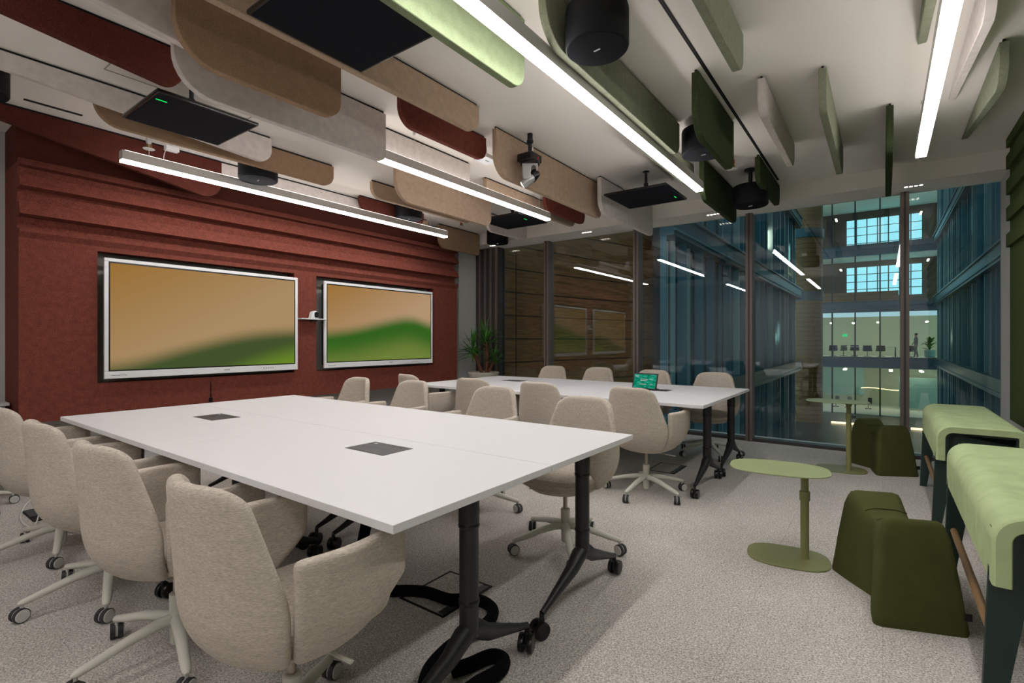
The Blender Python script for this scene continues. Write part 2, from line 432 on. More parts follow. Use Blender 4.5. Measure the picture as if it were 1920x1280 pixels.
# camera bar
t=thing('conference_camera','slim white shelf bar with a rounded black-faced camera between the two wall displays','camera',(3.365,5.399,1.49))
MB().box('satin_white',-.17,.15,-.09,0,-.012,.0,.003).build('shelf',t)
mb=MB().prism('satin_white',[(-.05,0),(-.04,.03),(-.035,.06),(-.02,.08),(.012,.09),(.035,.08),(.045,.055),(.045,0)],-.085,-.02,bev=.004).build('camera_body',t)
b=MB().prism('black_plastic',[(.000,.012),(-.006,.03),(-.006,.062),(.004,.076),(.022,.08),(.036,.072),(.041,.056),(.041,.022),(.034,.012)],-.089,-.084).build('camera_face',t)
MB().box('black_plastic',-.02,.05,-.06,-.02,-.03,-.012,.004).build('bracket',t)

# ------------------------------------------------------------------ baffles
def baffle(x0,x1,y,zb,mat,label,rl=None,rr=None,zt=2.952,th=.045,name='ceiling_baffle'):
    h=zt-zb; rl=rl if rl is not None else min(.2,h*.62); rr=rr if rr is not None else min(.1,h*.4)
    cx=(x0+x1)/2; x0-=cx; x1-=cx
    pts=[(x0,0)]
    for k in range(9): a=PI+PI/2*k/8; pts.append((x0+rl+rl*math.cos(a),-h+rl+rl*math.sin(a))) if rl else None
    for k in range(9): a=1.5*PI+PI/2*k/8; pts.append((x1-rr+rr*math.cos(a),-h+rr+rr*math.sin(a))) if rr else None
    pts.append((x1,0))
    q=[]
    for p in pts:
        if not q or (Vector(p)-Vector(q[-1])).length>1e-5: q.append(p)
    t=thing(name,label,'ceiling baffle',(cx,y,zt),0,'felt baffles hung under the ceiling')
    MB().prism(mat,q,0,th,bev=.003).build('felt_board',t,angle=30)
    MB().box('black_matte',x0+.01,x1-.01,th/2-.006,th/2+.006,0,ZC-zt).build('mounting_rail',t)
    return t
B=[
(-.9,1.26,3.355,2.723,'rust_felt_dark','long rust felt baffle at the upper left corner, ending behind the big brown board',.0,.1),
(-.9,1.2,2.863,2.74,'cream_felt','cream felt baffle at the top left corner, just above the long rust one',.0,.1),
(.30,2.84,2.386,2.749,'tan_felt','long tan felt baffle passing behind the largest black ceiling microphone',.14,.11),
(.978,1.889,2.70,2.594,'brown_felt','deep brown felt baffle with round ends, largest of the top left',.2,.11),
(1.094,2.516,3.034,2.588,'cream_felt','deep cream felt baffle just behind and below the deep brown one',.2,.06),
(2.0,3.722,3.24,2.74,'cream_felt','shallow cream felt baffle running above the second LED light',.1,.1),
(2.38,3.322,2.712,2.757,'rust_felt','short rust felt baffle with round ends near the white ceiling sensor',.13,.09),
(3.253,4.72,3.775,2.594,'tan_felt','deep pinkish tan baffle crossed by the second LED light',.2,.1),
(3.48,5.06,4.424,2.784,'tan_felt','shallow tan felt baffle poking out left of the deep pinkish tan one',.11,.05),
(3.757,4.795,5.003,2.79,'rust_felt_dark','short dark rust felt baffle behind the cylinder speaker in the middle',.13,.1),
(3.743,5.138,5.274,2.765,'tan_felt','narrow tan felt baffle peeping from under the LED light nearest the screens',.11,.07),
(5.38,6.30,5.288,2.612,'brown_felt','deep light-brown felt baffle above the corner by the plant',.14,.05),
(1.9,3.85,5.144,2.733,'cream_felt','shallow cream felt baffle right behind the first LED light',.1,.08),
(1.092,2.975,4.373,2.749,'brown_felt','shallow golden brown baffle with pointed left end below the cream one',.16,.11),
(-.9,2.25,4.192,2.739,'cream_felt','very long cream felt baffle behind the angled microphone panel at left',.0,.11),
(.1,2.262,5.138,2.594,'rust_felt_dark','deep rust felt baffle washed with light beneath the first LED light',.0,.16),
(3.203,5.076,2.509,2.58,'tan_felt','deep tan felt baffle behind the white pan-tilt camera',.17,.06),
(4.138,6.05,3.378,2.773,'tan_felt','shallow tan felt baffle ending beyond the second LED light',.03,.1),
(5.079,6.06,3.235,2.79,'rust_felt','small rust felt baffle hugging the end of the deep tan one',.12,.1),
(4.819,6.30,2.382,2.575,'cream_felt','deep off-white felt baffle next to the glass wall, behind a black microphone panel',.17,.06),
(5.293,6.205,4.284,2.715,'cream_felt','small off-white felt baffle under the furthest black microphone panel',.1,.04),
(.70,2.212,1.541,2.566,'lime_felt','bright lime felt baffle lit strongly by the third LED light',.1,.1),
(2.039,4.011,1.298,2.695,'sage_felt','long sage felt baffle between the third LED light and the near speaker',.18,.1),
(3.679,5.085,1.50,2.737,'sage_felt','sage felt baffle on the far side of the third LED light',.14,.04),
(1.9,3.047,.629,2.724,'sage_felt','sage felt baffle cut by the top of the frame, left of the black slot',.1,.09),
(3.287,4.229,.943,2.56,'forest_felt','dark green felt baffle overlapping the middle cylinder speaker',.18,.11),
(4.89,6.201,1.354,2.575,'forest_felt','dark green felt baffle at the end of the third LED light',.16,.09),
(5.148,6.265,.92,2.718,'forest_felt','smallest dark green felt baffle, beside the last speaker by the window',.09,.09),
(3.623,5.007,.619,2.732,'cream_felt','pinkish off-white felt baffle alone on the open ceiling at right',.1,.12),
(3.716,5.358,.283,2.69,'sage_felt','olive green felt baffle alone on the open ceiling, second from the black slot',.1,.12),
(4.60,6.14,-.065,2.62,'forest_felt','dark green felt baffle seen end-on in front of the window mullion',.1,.1),
(2.2,3.75,-.205,2.69,'sage_felt','sage felt baffle at the top edge, left of the fourth LED light',.1,.0),
(3.10,4.76,-.42,2.72,'cream_felt','off-white felt baffle just right of the fourth LED light',.12,.0),
(4.0,5.75,-.585,2.72,'sage_felt','sage felt baffle nearest the green side wall',.14,.0),
]
for b in B: baffle(*b)

# ------------------------------------------------------------------ LED linear lights
def led(x0,x1,y,label,hang=()):
    t=thing('linear_light',label,'light',((x0+x1)/2,y,2.645),0,'linear LED lights under the ceiling'); L=(x1-x0)/2
    w=.036; h=.075
    MB().box('alu_white',-L,L,-w,w,.004,h,.002).build('housing',t)
    MB().box('led',-L+.004,L-.004,-w+.004,w-.004,-.012,.0045).build('diffuser',t)
    MB().box('uplight_fill',-L+.02,L-.02,-w+.006,w-.006,h-.001,h+.003).build('added_uplight',t)  # added uplight, only there to brighten the ceiling evenly
    for x in hang:
        MB().tube('alu_white',[(x-(x0+x1)/2,0,h),(x-(x0+x1)/2,0,ZC-2.645)],.0015,seg=6).lathe('silver',[(.012,ZC-2.645-.02),(.012,ZC-2.645)],x-(x0+x1)/2,0,12).build('suspension_wire',t)
    return t
led(1.36,5.0,4.79,'first LED line light from the left, in front of the rust felt wall',(1.55,2.95,4.7))
led(1.4,4.99,3.145,'second LED line light from the left, hanging over the far half of the near table',(2.9,4.8))
led(1.2,4.86,1.385,'third LED line light, the long bright bar beside the lime baffle',(1.5,4.7))
led(1.5,4.95,-.235,'fourth LED line light at the right, pointing towards the glass wall',(2.0,4.7))
for y in (3.145,1.385,-.235):  # extra bars out of view, added as fill light for the room
    t=led(-2.4,.2,y,'added unseen LED fill light hanging behind the viewpoint',(-2,0))
# downlights
for y,l in ((-.25,'rightmost recessed four-spot downlight in the soffit'),(1.69,'recessed four-spot downlight in the soffit beside the dark green baffle'),(3.44,'recessed four-spot downlight in the soffit above the third glass pane from the corner'),(5.15,'recessed four-spot downlight in the soffit nearest the plant')):
    t=thing('downlight',l,'light',(6.50,y,ZS),0,'recessed spots along the glass wall')
    MB().box('alu_white',-.022,.022,-.085,.085,-.003,.001).build('trim_plate',t)
    for k in range(4):
        MB().lathe('downlight',[(.014,-.0045),(.014,-.003)],0,-.06+.04*k,12).build('spot',t)

# ------------------------------------------------------------------ hanging cylinder speakers
def speaker(x,y,zb,label,r=.165,h=.2):
    t=thing('ceiling_speaker',label,'speaker',(x,y,zb),0,'black cylinder speakers under the ceiling')
    MB().lathe('speaker_black',[(r-.012,h),(r-.004,h-.004),(r,h-.02),(r,.012),(r-.003,.004),(r-.008,.001)],seg=48).build('cabinet',t)
    MB().lathe('speaker_grille',[(r-.009,-.002),(r-.008,.006)],seg=48).build('grille',t)
    MB().box('logo_light',-.004,.004,-.018,.018,-.0035,-.0018).build('badge',t).rotation_euler=(0,0,R(-8))
    MB().lathe('black_metal',[(.02,h-.002),(.02,ZC-zb-.02),(.06,ZC-zb-.015),(.06,ZC-zb)],seg=20).build('stem',t)
for a in ((2.25,1.135,2.67,'largest-looking black cylinder speaker at the top of the frame',.155),
 (4.12,1.145,2.71,'black cylinder speaker half hidden by a dark green baffle'),
 (5.55,1.08,2.60,'black cylinder speaker under the smallest dark green baffle by the window'),
 (6.10,4.76,2.72,'black cylinder speaker furthest away, next to the window soffit'),
 (4.34,4.80,2.76,'black cylinder speaker in front of the short dark rust baffle'),
 (2.34,4.60,2.70,'black cylinder speaker behind the golden brown baffle, above the left display'),
 (.52,4.42,2.74,'black cylinder speaker cut off by the left edge of the frame')): speaker(*a)

# ------------------------------------------------------------------ ceiling microphone panels
def micpanel(x,y,z,s,label,rz=0,led_at=(-.18,.24)):
    t=thing('ceiling_microphone',label,'microphone',(x,y,z),rz,'square black microphone panels under the ceiling'); a=s/2
    MB().box('black_plastic',-a,a,-a,a,.0,.022,.006).build('frame',t)
    mb=MB().box('speaker_grille',-a+.015,a-.015,-a+.015,a-.015,-.0015,.001)
    mb.build('perforated_face',t)
    MB().box('green_light',-.03,.03,-.0035,.0035,-.0035,-.001).build('status_light',t,loc=(led_at[0]*s/.6,led_at[1]*s/.6,0))
    MB().lathe('black_metal',[(.03,.02),(.03,.05),(.016,.06),(.016,.12),(.022,.125),(.022,.15),(.014,.155),(.014,ZC-z-.006),(.035,ZC-z-.004),(.035,ZC-z)],seg=20).build('mount',t)
micpanel(1.45,3.73,2.70,.60,'black square microphone panel with a green light at the left, below the long cream baffle',0,(-.24,-.19))
micpanel(4.99,1.96,2.70,.64,'black square microphone panel with a green light, in front of the deep off-white baffle',0,(.13,-.24))
micpanel(5.03,3.69,2.70,.62,'black square microphone panel furthest away, at the end of the second LED light',0,(-.03,-.21))
micpanel(1.425,1.99,2.70,.62,'biggest-looking black square microphone panel at the top centre of the frame',0,(-.26,-.25))

# ------------------------------------------------------------------ pan-tilt camera, sprinklers, sensor
t=thing('ptz_camera','white and black pan-tilt camera hanging from the ceiling before the deep tan baffle','camera',(3.50,2.385,ZC))
MB().lathe('black_metal',[(.022,0),(.022,-.05),(.027,-.055),(.027,-.075),(.016,-.085),(.016,-.17)][::-1],seg=20).build('pole',t)
MB().box('black_plastic',-.085,.075,-.075,.08,-.245,-.175,.015,3).build('mount_block',t)
MB().lathe('black_plastic',[(.078,-.265),(.082,-.26),(.082,-.235),(.07,-.225)],0,0,32).build('turntable',t)
yk=MB().prism('silver',[(-.066,-.262),(.062,-.262),(.066,-.285),(.060,-.325),(.052,-.325),(.050,-.295),(.030,-.280),(.012,-.290),(.006,-.310),(.004,-.372),(-.010,-.392),(-.058,-.392),(-.064,-.36)],-.055,.055,bev=.004).build('yoke',t); yk.rotation_euler=(0,0,R(-55))
hd=MB().lathe('black_plastic',[(.02,-.045),(.034,-.04),(.040,-.02),(.040,.035),(.03,.05)],seg=28,mat=Matrix.Translation((.03,0,-.355))@Matrix.Rotation(R(35),4,'Y')).build('camera_head',t); hd.rotation_euler=(0,0,R(-55))
MB().lathe('silver',[(.028,-.105),(.033,-.10),(.036,-.04),(.036,0),(.03,.01)],seg=28,mat=Matrix.Translation((.018,-.012,-.370))@Matrix.Rotation(R(52),4,'Y')).build('lens_barrel',hd)
MB().box('red_plastic',-.004,.012,-.079,-.074,-.232,-.205,.003).build('warning_tag',t)
MB().tube('white_cable',[(0,-.02,-.16),(-.03,-.05,-.13),(-.05,-.06,-.15),(-.06,-.07,-.19)],.004,8).build('loop_cable',t)
def sprinkler(x,y,label,red=True):
    t=thing('sprinkler',label,'sprinkler',(x,y,ZC))
    m='red_plastic' if red else 'silver'
    MB().lathe(m,[(.013,0),(.013,-.03),(.02,-.035),(.022,-.065),(.016,-.08),(.012,-.085)][::-1],seg=16).build('cap',t)
    MB().lathe('brass',[(.02,-.085),(.022,-.09),(.022,-.115),(.01,-.12)][::-1],seg=16).build('body',t)
    MB().lathe('hub_white',[(.04,-.125),(.044,-.121),(.02,-.117)],seg=20).build('deflector',t)
sprinkler(5.05,1.14,'red capped sprinkler between two cylinder speakers near the window')
sprinkler(5.32,4.80,'red capped sprinkler above the corner, near the light-brown baffle')
sprinkler(1.61,4.98,'silver sprinkler above the end of the first LED light',False)
t=thing('ceiling_sensor','flat white sensor box hanging beside the short rust baffle','sensor',(3.50,2.86,2.86))
MB().box('satin_white',-.085,.085,-.07,.07,-.018,.018,.003).build('case',t)
MB().box('mark_grey',-.02,.03,-.015,.0,-.0188,-.0178).build('lens_window',t)
MB().box('silver',-.008,.008,-.002,.002,.016,ZC-2.86).build('bracket',t)
t=thing('junction_plate','small white connector box clipped above the start of the first LED light','connector',(1.78,4.98,2.9))
MB().box('satin_white',-.05,.05,-.03,.03,-.02,.02,.003).build('box',t)
MB().tube('white_cable',[(0,0,.02),(0,0,ZC-2.9)],.004,6).tube('white_cable',[(-.04,0,-.01),(-.07,-.04,-.07),(-.1,-.1,-.17),(-.14,-.15,-.19)],.003,6).build('cable',t)

# ------------------------------------------------------------------ green felt side wall
def green_wall():
    t=thing('green_acoustic_panel','green felt wall panel with thick horizontal slats on the right wall','wall panel',(3,-.93,0))
    MB().box('slat_green_felt',-5,3.02,.001,.05,.56,ZC-.006).build('felt_panel',t,smooth=False)
    for z0,z1 in ((2.885,2.96),(2.70,2.815),(2.48,2.605),(2.257,2.37),(2.033,2.147)):
        MB().box('slat_green_felt',-5,3.0,.05,.078,z0,z1,.003).build('slat',t,smooth=False)
green_wall()

# ------------------------------------------------------------------ conference chair
def shell_low(px,py,t,T):
    if t<.42:
        f=t/.42*PI/2; k=.34+.66*math.sin(f)**.9; z=.365+.185*(1-math.cos(f))
    else:
        k=1; z=.55+(T-.55)*(t-.42)/.58
    return px*k,py*k,z
def back_pt(u,t,T):
    """u -1..1 across the back, t 0..1 from under the seat to the rim at height T"""
    px,py,z=shell_low(-.268+.115*abs(u)**2.2,.262*u,t,T)
    s=max(0,(z-.57)/.30)
    py*=1-.325*s**1.1
    px+=-.028*s-.05*s*abs(u)**2.2
    return Vector((px,py,z))
def arm_pt(sg,u,t,T):
    """u 0..1 from the back seam to the front of the arm"""
    px,py,z=shell_low(-.150+.36*u,sg*(.262+.028*math.sin(PI*min(1,u*1.15))),t,T)
    return Vector((px,py,z))
def make_chair(name,label,loc,rz):
    t=thing(name,label,'chair',loc,rz)
    def shell(nm,P,na,ns,T,t0):
        mb=MB()
        mb.grid('chair_cloth',[[P(i/na,t0(i/na)+(1-t0(i/na))*j/ns,T(i/na)) for j in range(ns+1)] for i in range(na+1)])
        o=mb.build(nm,t)
        m=o.modifiers.new('s','SOLIDIFY'); m.thickness=.044; m.offset=0
        m=o.modifiers.new('b','SUBSURF'); m.levels=2; m.render_levels=2
        return bake(o)
    shell('backrest',lambda i,t_,T:back_pt(2*i-1,t_,T),14,12,lambda i:.880-.042*abs(2*i-1)**7,lambda i:0)
    for sg in (1,-1):
        shell('armrest',lambda i,t_,T:arm_pt(sg,i,t_,T),8,8,lambda i:.690-.03*max(0,(i-.8)/.2)**2,lambda i:.42*i**1.4)
    # seat shell below the cushion
    mb=MB(); rows=[]
    for r,z in ((.02,.352),(.10,.352),(.2,.368),(.245,.40),(.235,.415)):
        rows.append([(r*math.cos(2*PI*k/28)*1.0+(.02 if r>.15 else 0),r*.93*math.sin(2*PI*k/28),z) for k in range(28)])
    mb.grid('chair_cloth',rows,closed=True); mb.build('seat_shell',t)
    mb=MB(); rows=[]
    for s,z in ((.02,.402),(.9,.402),(1.0,.415),(1.03,.44),(.98,.462),(.85,.472),(.4,.478),(.02,.478)):
        row=[]
        for k in range(32):
            a=2*PI*k/32; ca,sa=math.cos(a),math.sin(a)
            e=.75
            row.append((.03+.215*s*(abs(ca)**e)*(1 if ca>=0 else -1)+(.03*s if ca>0 else 0),.225*s*(abs(sa)**e)*(1 if sa>=0 else -1),z))
        rows.append(row)
    mb.grid('chair_cloth',rows,closed=True); mb.build('seat_cushion',t,recalc=True)
    MB().lathe('chrome_warm',[(.0135,.20),(.0135,.35),(.05,.353),(.05,.36)],seg=20).build('gas_lift',t)
    MB().lathe('frame_white',[(.018,.035),(.024,.04),(.026,.12),(.027,.232),(.022,.236)],seg=24).build('column',t)
    MB().tube('frame_white',[(0,-.02,.345),(.03,-.14,.335),(.05,-.225,.325)],[.006,.007,.009],8,flat=.5).build('tilt_lever',t)
    for k in range(5):
        a=2*PI*k/5+R(36)
        d=Vector((math.cos(a),math.sin(a),0))
        l=MB().tube('frame_white',[d*.012+Vector((0,0,.135)),d*.07+Vector((0,0,.135)),d*.16+Vector((0,0,.120)),d*.27+Vector((0,0,.092)),d*.318+Vector((0,0,.082)),d*.332+Vector((0,0,.078))],[.026,.024,.021,.018,.016,.007],12,flat=.85).build('leg',t)
        sw=random.uniform(-.9,.9)
        c=MB(); Rm=Matrix.Translation(d*.318+Vector((0,0,.031)))@Matrix.Rotation(a+sw,4,'Z')
        for sgn in (-1,1):
            T_=Rm@Matrix.Translation((.008,sgn*.013,0))@Matrix.Rotation(PI/2,4,'X')
            c.lathe('tyre_grey',[(.024,-.010),(.0305,-.008),(.0305,.008),(.024,.010)],seg=24,mat=T_)
            T2=Rm@Matrix.Translation((.008,sgn*.0135,0))@Matrix.Rotation(PI/2,4,'X')
            c.lathe('hub_white',[(.024,-.0125),(.0268,-.0105),(.0268,.0105),(.024,.0125)],seg=20,mat=T2)
        c.tube('hub_white',[Rm@Vector((0,0,.0)),Rm@Vector((0,0,.048))],.007,8)
        c.build('caster',l)
    return t
E_='cream fabric swivel chair'
CH=[
(.835,1.44,R(0),'cream fabric swivel chair closest to the viewer, at the near end of the front table'),
(.83,2.27,R(3),'cream fabric swivel chair second from the front along the left side of the near table'),
(.83,3.06,R(0),'cream fabric swivel chair third along the left side of the near table, seen edge-on'),
(.83,3.93,R(2),'cream fabric swivel chair cut by the left frame edge, last along the near table'),
(2.62,1.53,R(180),'cream fabric swivel chair behind the right corner of the near table, facing the viewer'),
(2.84,2.42,R(182),'cream fabric swivel chair across the near table, second from its right corner'),
(2.86,3.38,R(178),'cream fabric swivel chair across the near table, third from its right corner'),
(2.80,4.10,R(177),'cream fabric swivel chair across the near table, directly under the displays'),
(3.94,1.545,R(-6),'cream fabric swivel chair seen from behind in mid-room, blocking part of the tablet'),
(3.93,2.42,R(-2),'cream fabric swivel chair with its back turned, second along the far table'),
(3.93,3.20,R(3),'cream fabric swivel chair with its back turned, third along the far table'),
(3.93,4.05,R(-12),'cream fabric swivel chair with its back turned, at the screen end of the far table'),
(5.66,1.52,R(180),'cream fabric swivel chair beyond the far table, at its right corner'),
(5.72,2.24,R(181),'cream fabric swivel chair beyond the far table, directly behind the tablet'),
(5.86,3.05,R(179),'cream fabric swivel chair beyond the far table, second from the plant'),
(5.80,3.72,R(180),'cream fabric swivel chair beyond the far table, nearest the plant'),
(.53,5.27,R(-25),'cream fabric swivel chair at the left frame edge, only a white caster showing'),
]
ch0=None
for i,(x,y,rz,lab) in enumerate(CH):
    if ch0 is None: ch0=make_chair('conference_chair',lab,(x,y,0),rz); ch0['group']='cream swivel chairs around the tables'
    else:
        c=dup(ch0,(x,y,0),rz,lab)
    if i>=12: 
        pass

# ------------------------------------------------------------------ flip-top tables
def twheel(mb,x,y,ang,r=.036,z=None):
    z=r if z is None else z
    Rm=Matrix.Translation((x,y,z))@Matrix.Rotation(ang,4,'Z')
    for sgn in (-1,1):
        T_=Rm@Matrix.Translation((.012,sgn*.018,0))@Matrix.Rotation(PI/2,4,'X')
        mb.lathe('black_plastic',[(r*.75,-.012),(r*.97,-.010),(r,-.006),(r,.006),(r*.97,.010),(r*.75,.012)],seg=28,mat=T_)
    mb.box('black_metal',-.012,.02,-.006,.006,0,r*1.1,.003,mat=Rm)
    mb.box('black_plastic',.03,.052,-.012,.012,.006,.014,.002,mat=Rm)
def table(x0,x1,y0,y1,label,legs=((1,.07),(1,None)),mods=(),rings=True):
    cx,cy=(x0+x1)/2,(y0+y1)/2; W=(x1-x0)/2; D=(y1-y0)/2
    t=thing('flip_top_table',label,'table',(cx,cy,0),0,'white meeting tables on black T legs')
    g=.0012
    top=MB().box('table_white',-W+g,W-g,-D+g,D-g,.7145,.74,.0018,2).build('tabletop',t)
    for (mx,my) in mods:
        m=MB().box('module_grey',-.088,.088,-.135,.135,.7398,.7412,.0004,1)
        m.box('black_plastic',-.074,-.066,-.115,.115,.741,.7416).box('black_plastic',.055,.066,-.115,.115,.741,.7416).box('black_plastic',-.004,-.002,-.13,.13,.741,.7414)
        m.box('satin_white',.056,.064,.085,.105,.7415,.7418)
        m.build('power_module',top,loc=(mx-cx,my-cy,0))
    MB().box('black_metal',-.025,.025,-D+.1,D-.1,.672,.704,.004).build('crossbeam',t)
    for s in (-1,1):
        ly=s*(D-.085)
        col=MB().lathe('black_metal',[(.0335,.225),(.0335,.60),(.036,.62),(.036,.70),(.02,.705)],0,ly,28).box('black_metal',-.15,.15,ly-.03,ly+.03,.695,.7146,.004).build('column',t)
        MB().lathe('black_plastic',[(.0345,.596),(.037,.60),(.037,.61),(.0345,.614)],0,ly,28).build('ring',col)
        MB().lathe('black_plastic',[(.0340,.335),(.0365,.339),(.0365,.349),(.0340,.353)],0,ly,28).build('ring',col)
        for sx in (-1,1):
            f=MB().tube('black_metal',[(0,ly,.245),(sx*.03,ly,.235),(sx*.10,ly,.19),(sx*.30,ly,.115),(sx*.352,ly,.098)],[.033,.036,.030,.015,.012],12,flat=1.0)
            f.tube('black_metal',[(sx*.346,ly,.105),(sx*.352,ly,.096),(sx*.352,ly,.052)],.0105,10)
            f=f.build('foot',t)
            w=MB(); twheel(w,sx*.352,ly,random.choice((R(0),R(25),R(-30),R(160),R(200)))); w.build('caster',f)
    return t
table(.905,1.718,1.063,2.697,'white flip-top table nearest the viewer, with the closer black power box',mods=((1.512,1.875),))
table(.905,1.718,2.697,4.33,'white flip-top table at the left of the near group, with the further power box',mods=((1.505,3.49),))
table(1.718,2.531,1.063,2.697,'white flip-top table at the right corner of the near group, no power box')
table(1.718,2.531,2.697,4.33,'white flip-top table of the near group beneath the displays')
table(3.964,4.786,1.10,2.72,'white flip-top table of the far group, its corner nearest the front table')
table(4.786,5.609,1.10,2.72,'white flip-top table of the far group carrying the tablet',mods=((4.93,1.83),))
table(3.964,4.786,2.72,4.34,'white flip-top table of the far group nearest the rust felt wall')
table(4.786,5.609,2.72,4.34,'white flip-top table of the far group nearest the plant',mods=((5.03,3.66),))

# tablet
t=thing('tablet','tilted black room tablet with a green screen on the far table','tablet',(4.86,1.93,.7418),R(-8))
Tm=Matrix.Rotation(R(16),4,'Y')
MB().box('black_plastic',-.006,.006,-.135,.135,.0,.165,.004,2,mat=Matrix.Translation((-.0,0,.004))@Tm).build('case',t)
m=bpy.data.materials.new('tablet_screen'); m.use_nodes=True; nt=m.node_tree; N=nt.nodes; L=nt.links; N.remove(N['Principled BSDF'])
tc=N.new('ShaderNodeTexCoord'); mp=N.new('ShaderNodeMapping'); mp.inputs['Scale'].default_value=(1,1,3); nn=N.new('ShaderNodeTexNoise'); nn.inputs['Scale'].default_value=22
cr=N.new('ShaderNodeValToRGB'); cr.color_ramp.elements[0].position=.4; cr.color_ramp.elements[0].color=(*s2l((4,128,92)),1); cr.color_ramp.elements[1].position=.75; cr.color_ramp.elements[1].color=(*s2l((60,190,165)),1)
e=N.new('ShaderNodeEmission'); e.inputs[1].default_value=.75
L.new(tc.outputs['Object'],mp.inputs[0]); L.new(mp.outputs[0],nn.inputs[0]); L.new(nn.outputs[0],cr.inputs[0]); L.new(cr.outputs[0],e.inputs[0]); L.new(e.outputs[0],N['Material Output'].inputs[0]); MATS['tablet_screen']=m
s=MB().box('tablet_screen',-.0072,-.0055,-.122,.122,.012,.152,mat=Matrix.Translation((0,0,.004))@Tm)
for (a,b,c,d) in ((.075,.085,.125,.137),(.09,.10,.125,.137),(.105,.11,.125,.137),(-.03,.05,.10,.104),(-.02,.05,.085,.089),(-.09,-.05,.10,.104),(-.02,.06,.05,.054),(-.09,-.06,.05,.054)):
    s.box('white_mark',-.0077,-.0071,a,b,c,d,mat=Matrix.Translation((0,0,.004))@Tm)
s.build('screen',t)
MB().box('black_plastic',.0,.10,-.11,.11,0,.012,.004).box('black_plastic',.03,.045,-.08,.08,.01,.11,.004).build('stand',t)

# ------------------------------------------------------------------ floor boxes, cable sleeve, left corner bits
def floorbox(x0,x1,y0,y1,label):
    t=thing('floor_box',label,'floor box',((x0+x1)/2,(y0+y1)/2,0)); a=(x1-x0)/2; b=(y1-y0)/2
    mb=MB()
    mb.box('black_matte',-a,a,-b,-b+.012,0,.003).box('black_matte',-a,a,b-.012,b,0,.003).box('black_matte',-a,-a+.012,-b,b,0,.003).box('black_matte',a-.012,a,-b,b,0,.003)
    mb.build('rim',t)
    MB().box('carpet',-a+.012,a-.012,-b+.05,b-.012,-.001,.0022).build('lid',t)
    MB().box('module_grey',-a+.02,a-.02,-b+.012,-b+.05,0,.004).build('handle_strip',t)
floorbox(1.63,1.985,1.58,1.87,'square floor box outline in the carpet under the near table')
floorbox(4.645,5.01,1.55,1.81,'square floor box outline in the carpet under the far table')
def smooth_path(P,n=6):
    P=[Vector(p) for p in P]; out=[]
    for i in range(len(P)-1):
        p0=P[max(i-1,0)];p1=P[i];p2=P[i+1];p3=P[min(i+2,len(P)-1)]
        for k in range(n):
            t=k/n
            out.append(.5*((2*p1)+(-p0+p2)*t+(2*p0-5*p1+4*p2-p3)*t*t+(-p0+3*p1-3*p2+p3)*t**3))
    out.append(P[-1]); return out
z=.03
pts=[(1.50,2.05),(1.60,1.93),(1.70,1.79),(1.72,1.64),(1.76,1.58),(1.80,1.50),(1.78,1.42),(1.72,1.375),(1.62,1.345),(1.53,1.375),(1.42,1.372),(1.30,1.335),(1.22,1.26),(1.25,1.17),(1.36,1.15),(1.46,1.13),(1.52,1.16),(1.505,1.21),(1.42,1.24),(1.36,1.27)]
P=[(x,y,z) for x,y in pts]; P[8]=(P[8][0],P[8][1],.045); 
P=[(1.50,1.90,.70),(1.49,1.92,.45),(1.46,1.98,.15),(1.47,2.04,.035)]+P
o=MB().tube('sleeve_black',smooth_path(P),.026,12).build('cable_sleeve'); tag(o,'black fabric cable sleeve looping over the carpet under the near table','cable')
t=thing('floor_socket','dark grey floor socket with an open lid on the carpet at left','socket',(.885,4.83,0))
MB().box('outlet_black',-.05,.05,-.17,.17,0,.006,.002).build('plate',t)
MB().box('module_grey',-.045,.045,-.05,.16,.006,.012,.002).build('lid',t)
o=MB().tube('white_cable',smooth_path([(.89,4.80,.012),(.84,4.60,.008),(.80,4.50,.008),(.79,4.75,.008),(.85,5.05,.008),(.93,5.22,.03),(.965,5.1,.05),(.92,4.85,.03),(.90,4.68,.014)]),.0045,8).build('power_cable')
tag(o,'thin white cable curling round the floor socket at left','cable')
t=thing('side_cabinet','low cabinet with a pale top at the far left edge, beside the rust panelling','cabinet',(.45,5.75,0))
MB().box('satin_white',-.45,.42,-.13,.13,.715,.74,.003).build('top',t)
MB().box('wall_beige',-.43,.39,-.11,.12,.04,.715,.003).build('body',t)
MB().box('black_matte',-.41,.37,-.09,.1,0,.04).build('plinth',t)

# ------------------------------------------------------------------ side tables
def obround(L,W,n=12):
    p=[]
    for k in range(44):
        t=2*PI*k/44; c_,s_=math.cos(t),math.sin(t)
        p.append((W/2*(1 if c_>=0 else -1)*abs(c_)**.72,L/2*(1 if s_>=0 else -1)*abs(s_)**.72))
    return p
def side_table(x,y,h,Lt,Wt,Lb,Wb,coff,boff,rz,label,knob=False):
    t=thing('side_table',label,'side table',(x,y,0),rz,'green metal side tables')
    MB().prism('green_metal',obround(Lt,Wt),h-.006,h,axis='Z',bev=.0015).build('tabletop',t,loc=(0,0,0))
    MB().prism('green_metal_deep',[(px+boff[0],py+boff[1]) for px,py in obround(Lb,Wb)],0,.008,axis='Z',bev=.002).build('base_plate',t)
    c=MB().lathe('green_metal_deep',[(.024,.008),(.022,.012),(.022,h-.13),(.019,h-.128),(.019,h-.045),(.03,h-.02),(.032,h-.0062)],coff[0],coff[1],24).build('column',t)
    MB().lathe('green_metal_deep',[(.0255,h-.165),(.0265,h-.163),(.0265,h-.115),(.0255,h-.113)],coff[0],coff[1],24).build('collar',c)
    if knob: MB().lathe('module_grey',[(.012,0),(.014,.003),(.014,.025),(.01,.03)],seg=16,mat=Matrix.Translation((coff[0],coff[1]-.026,h-.14))@Matrix.Rotation(PI/2,4,'X')).build('height_knob',c)
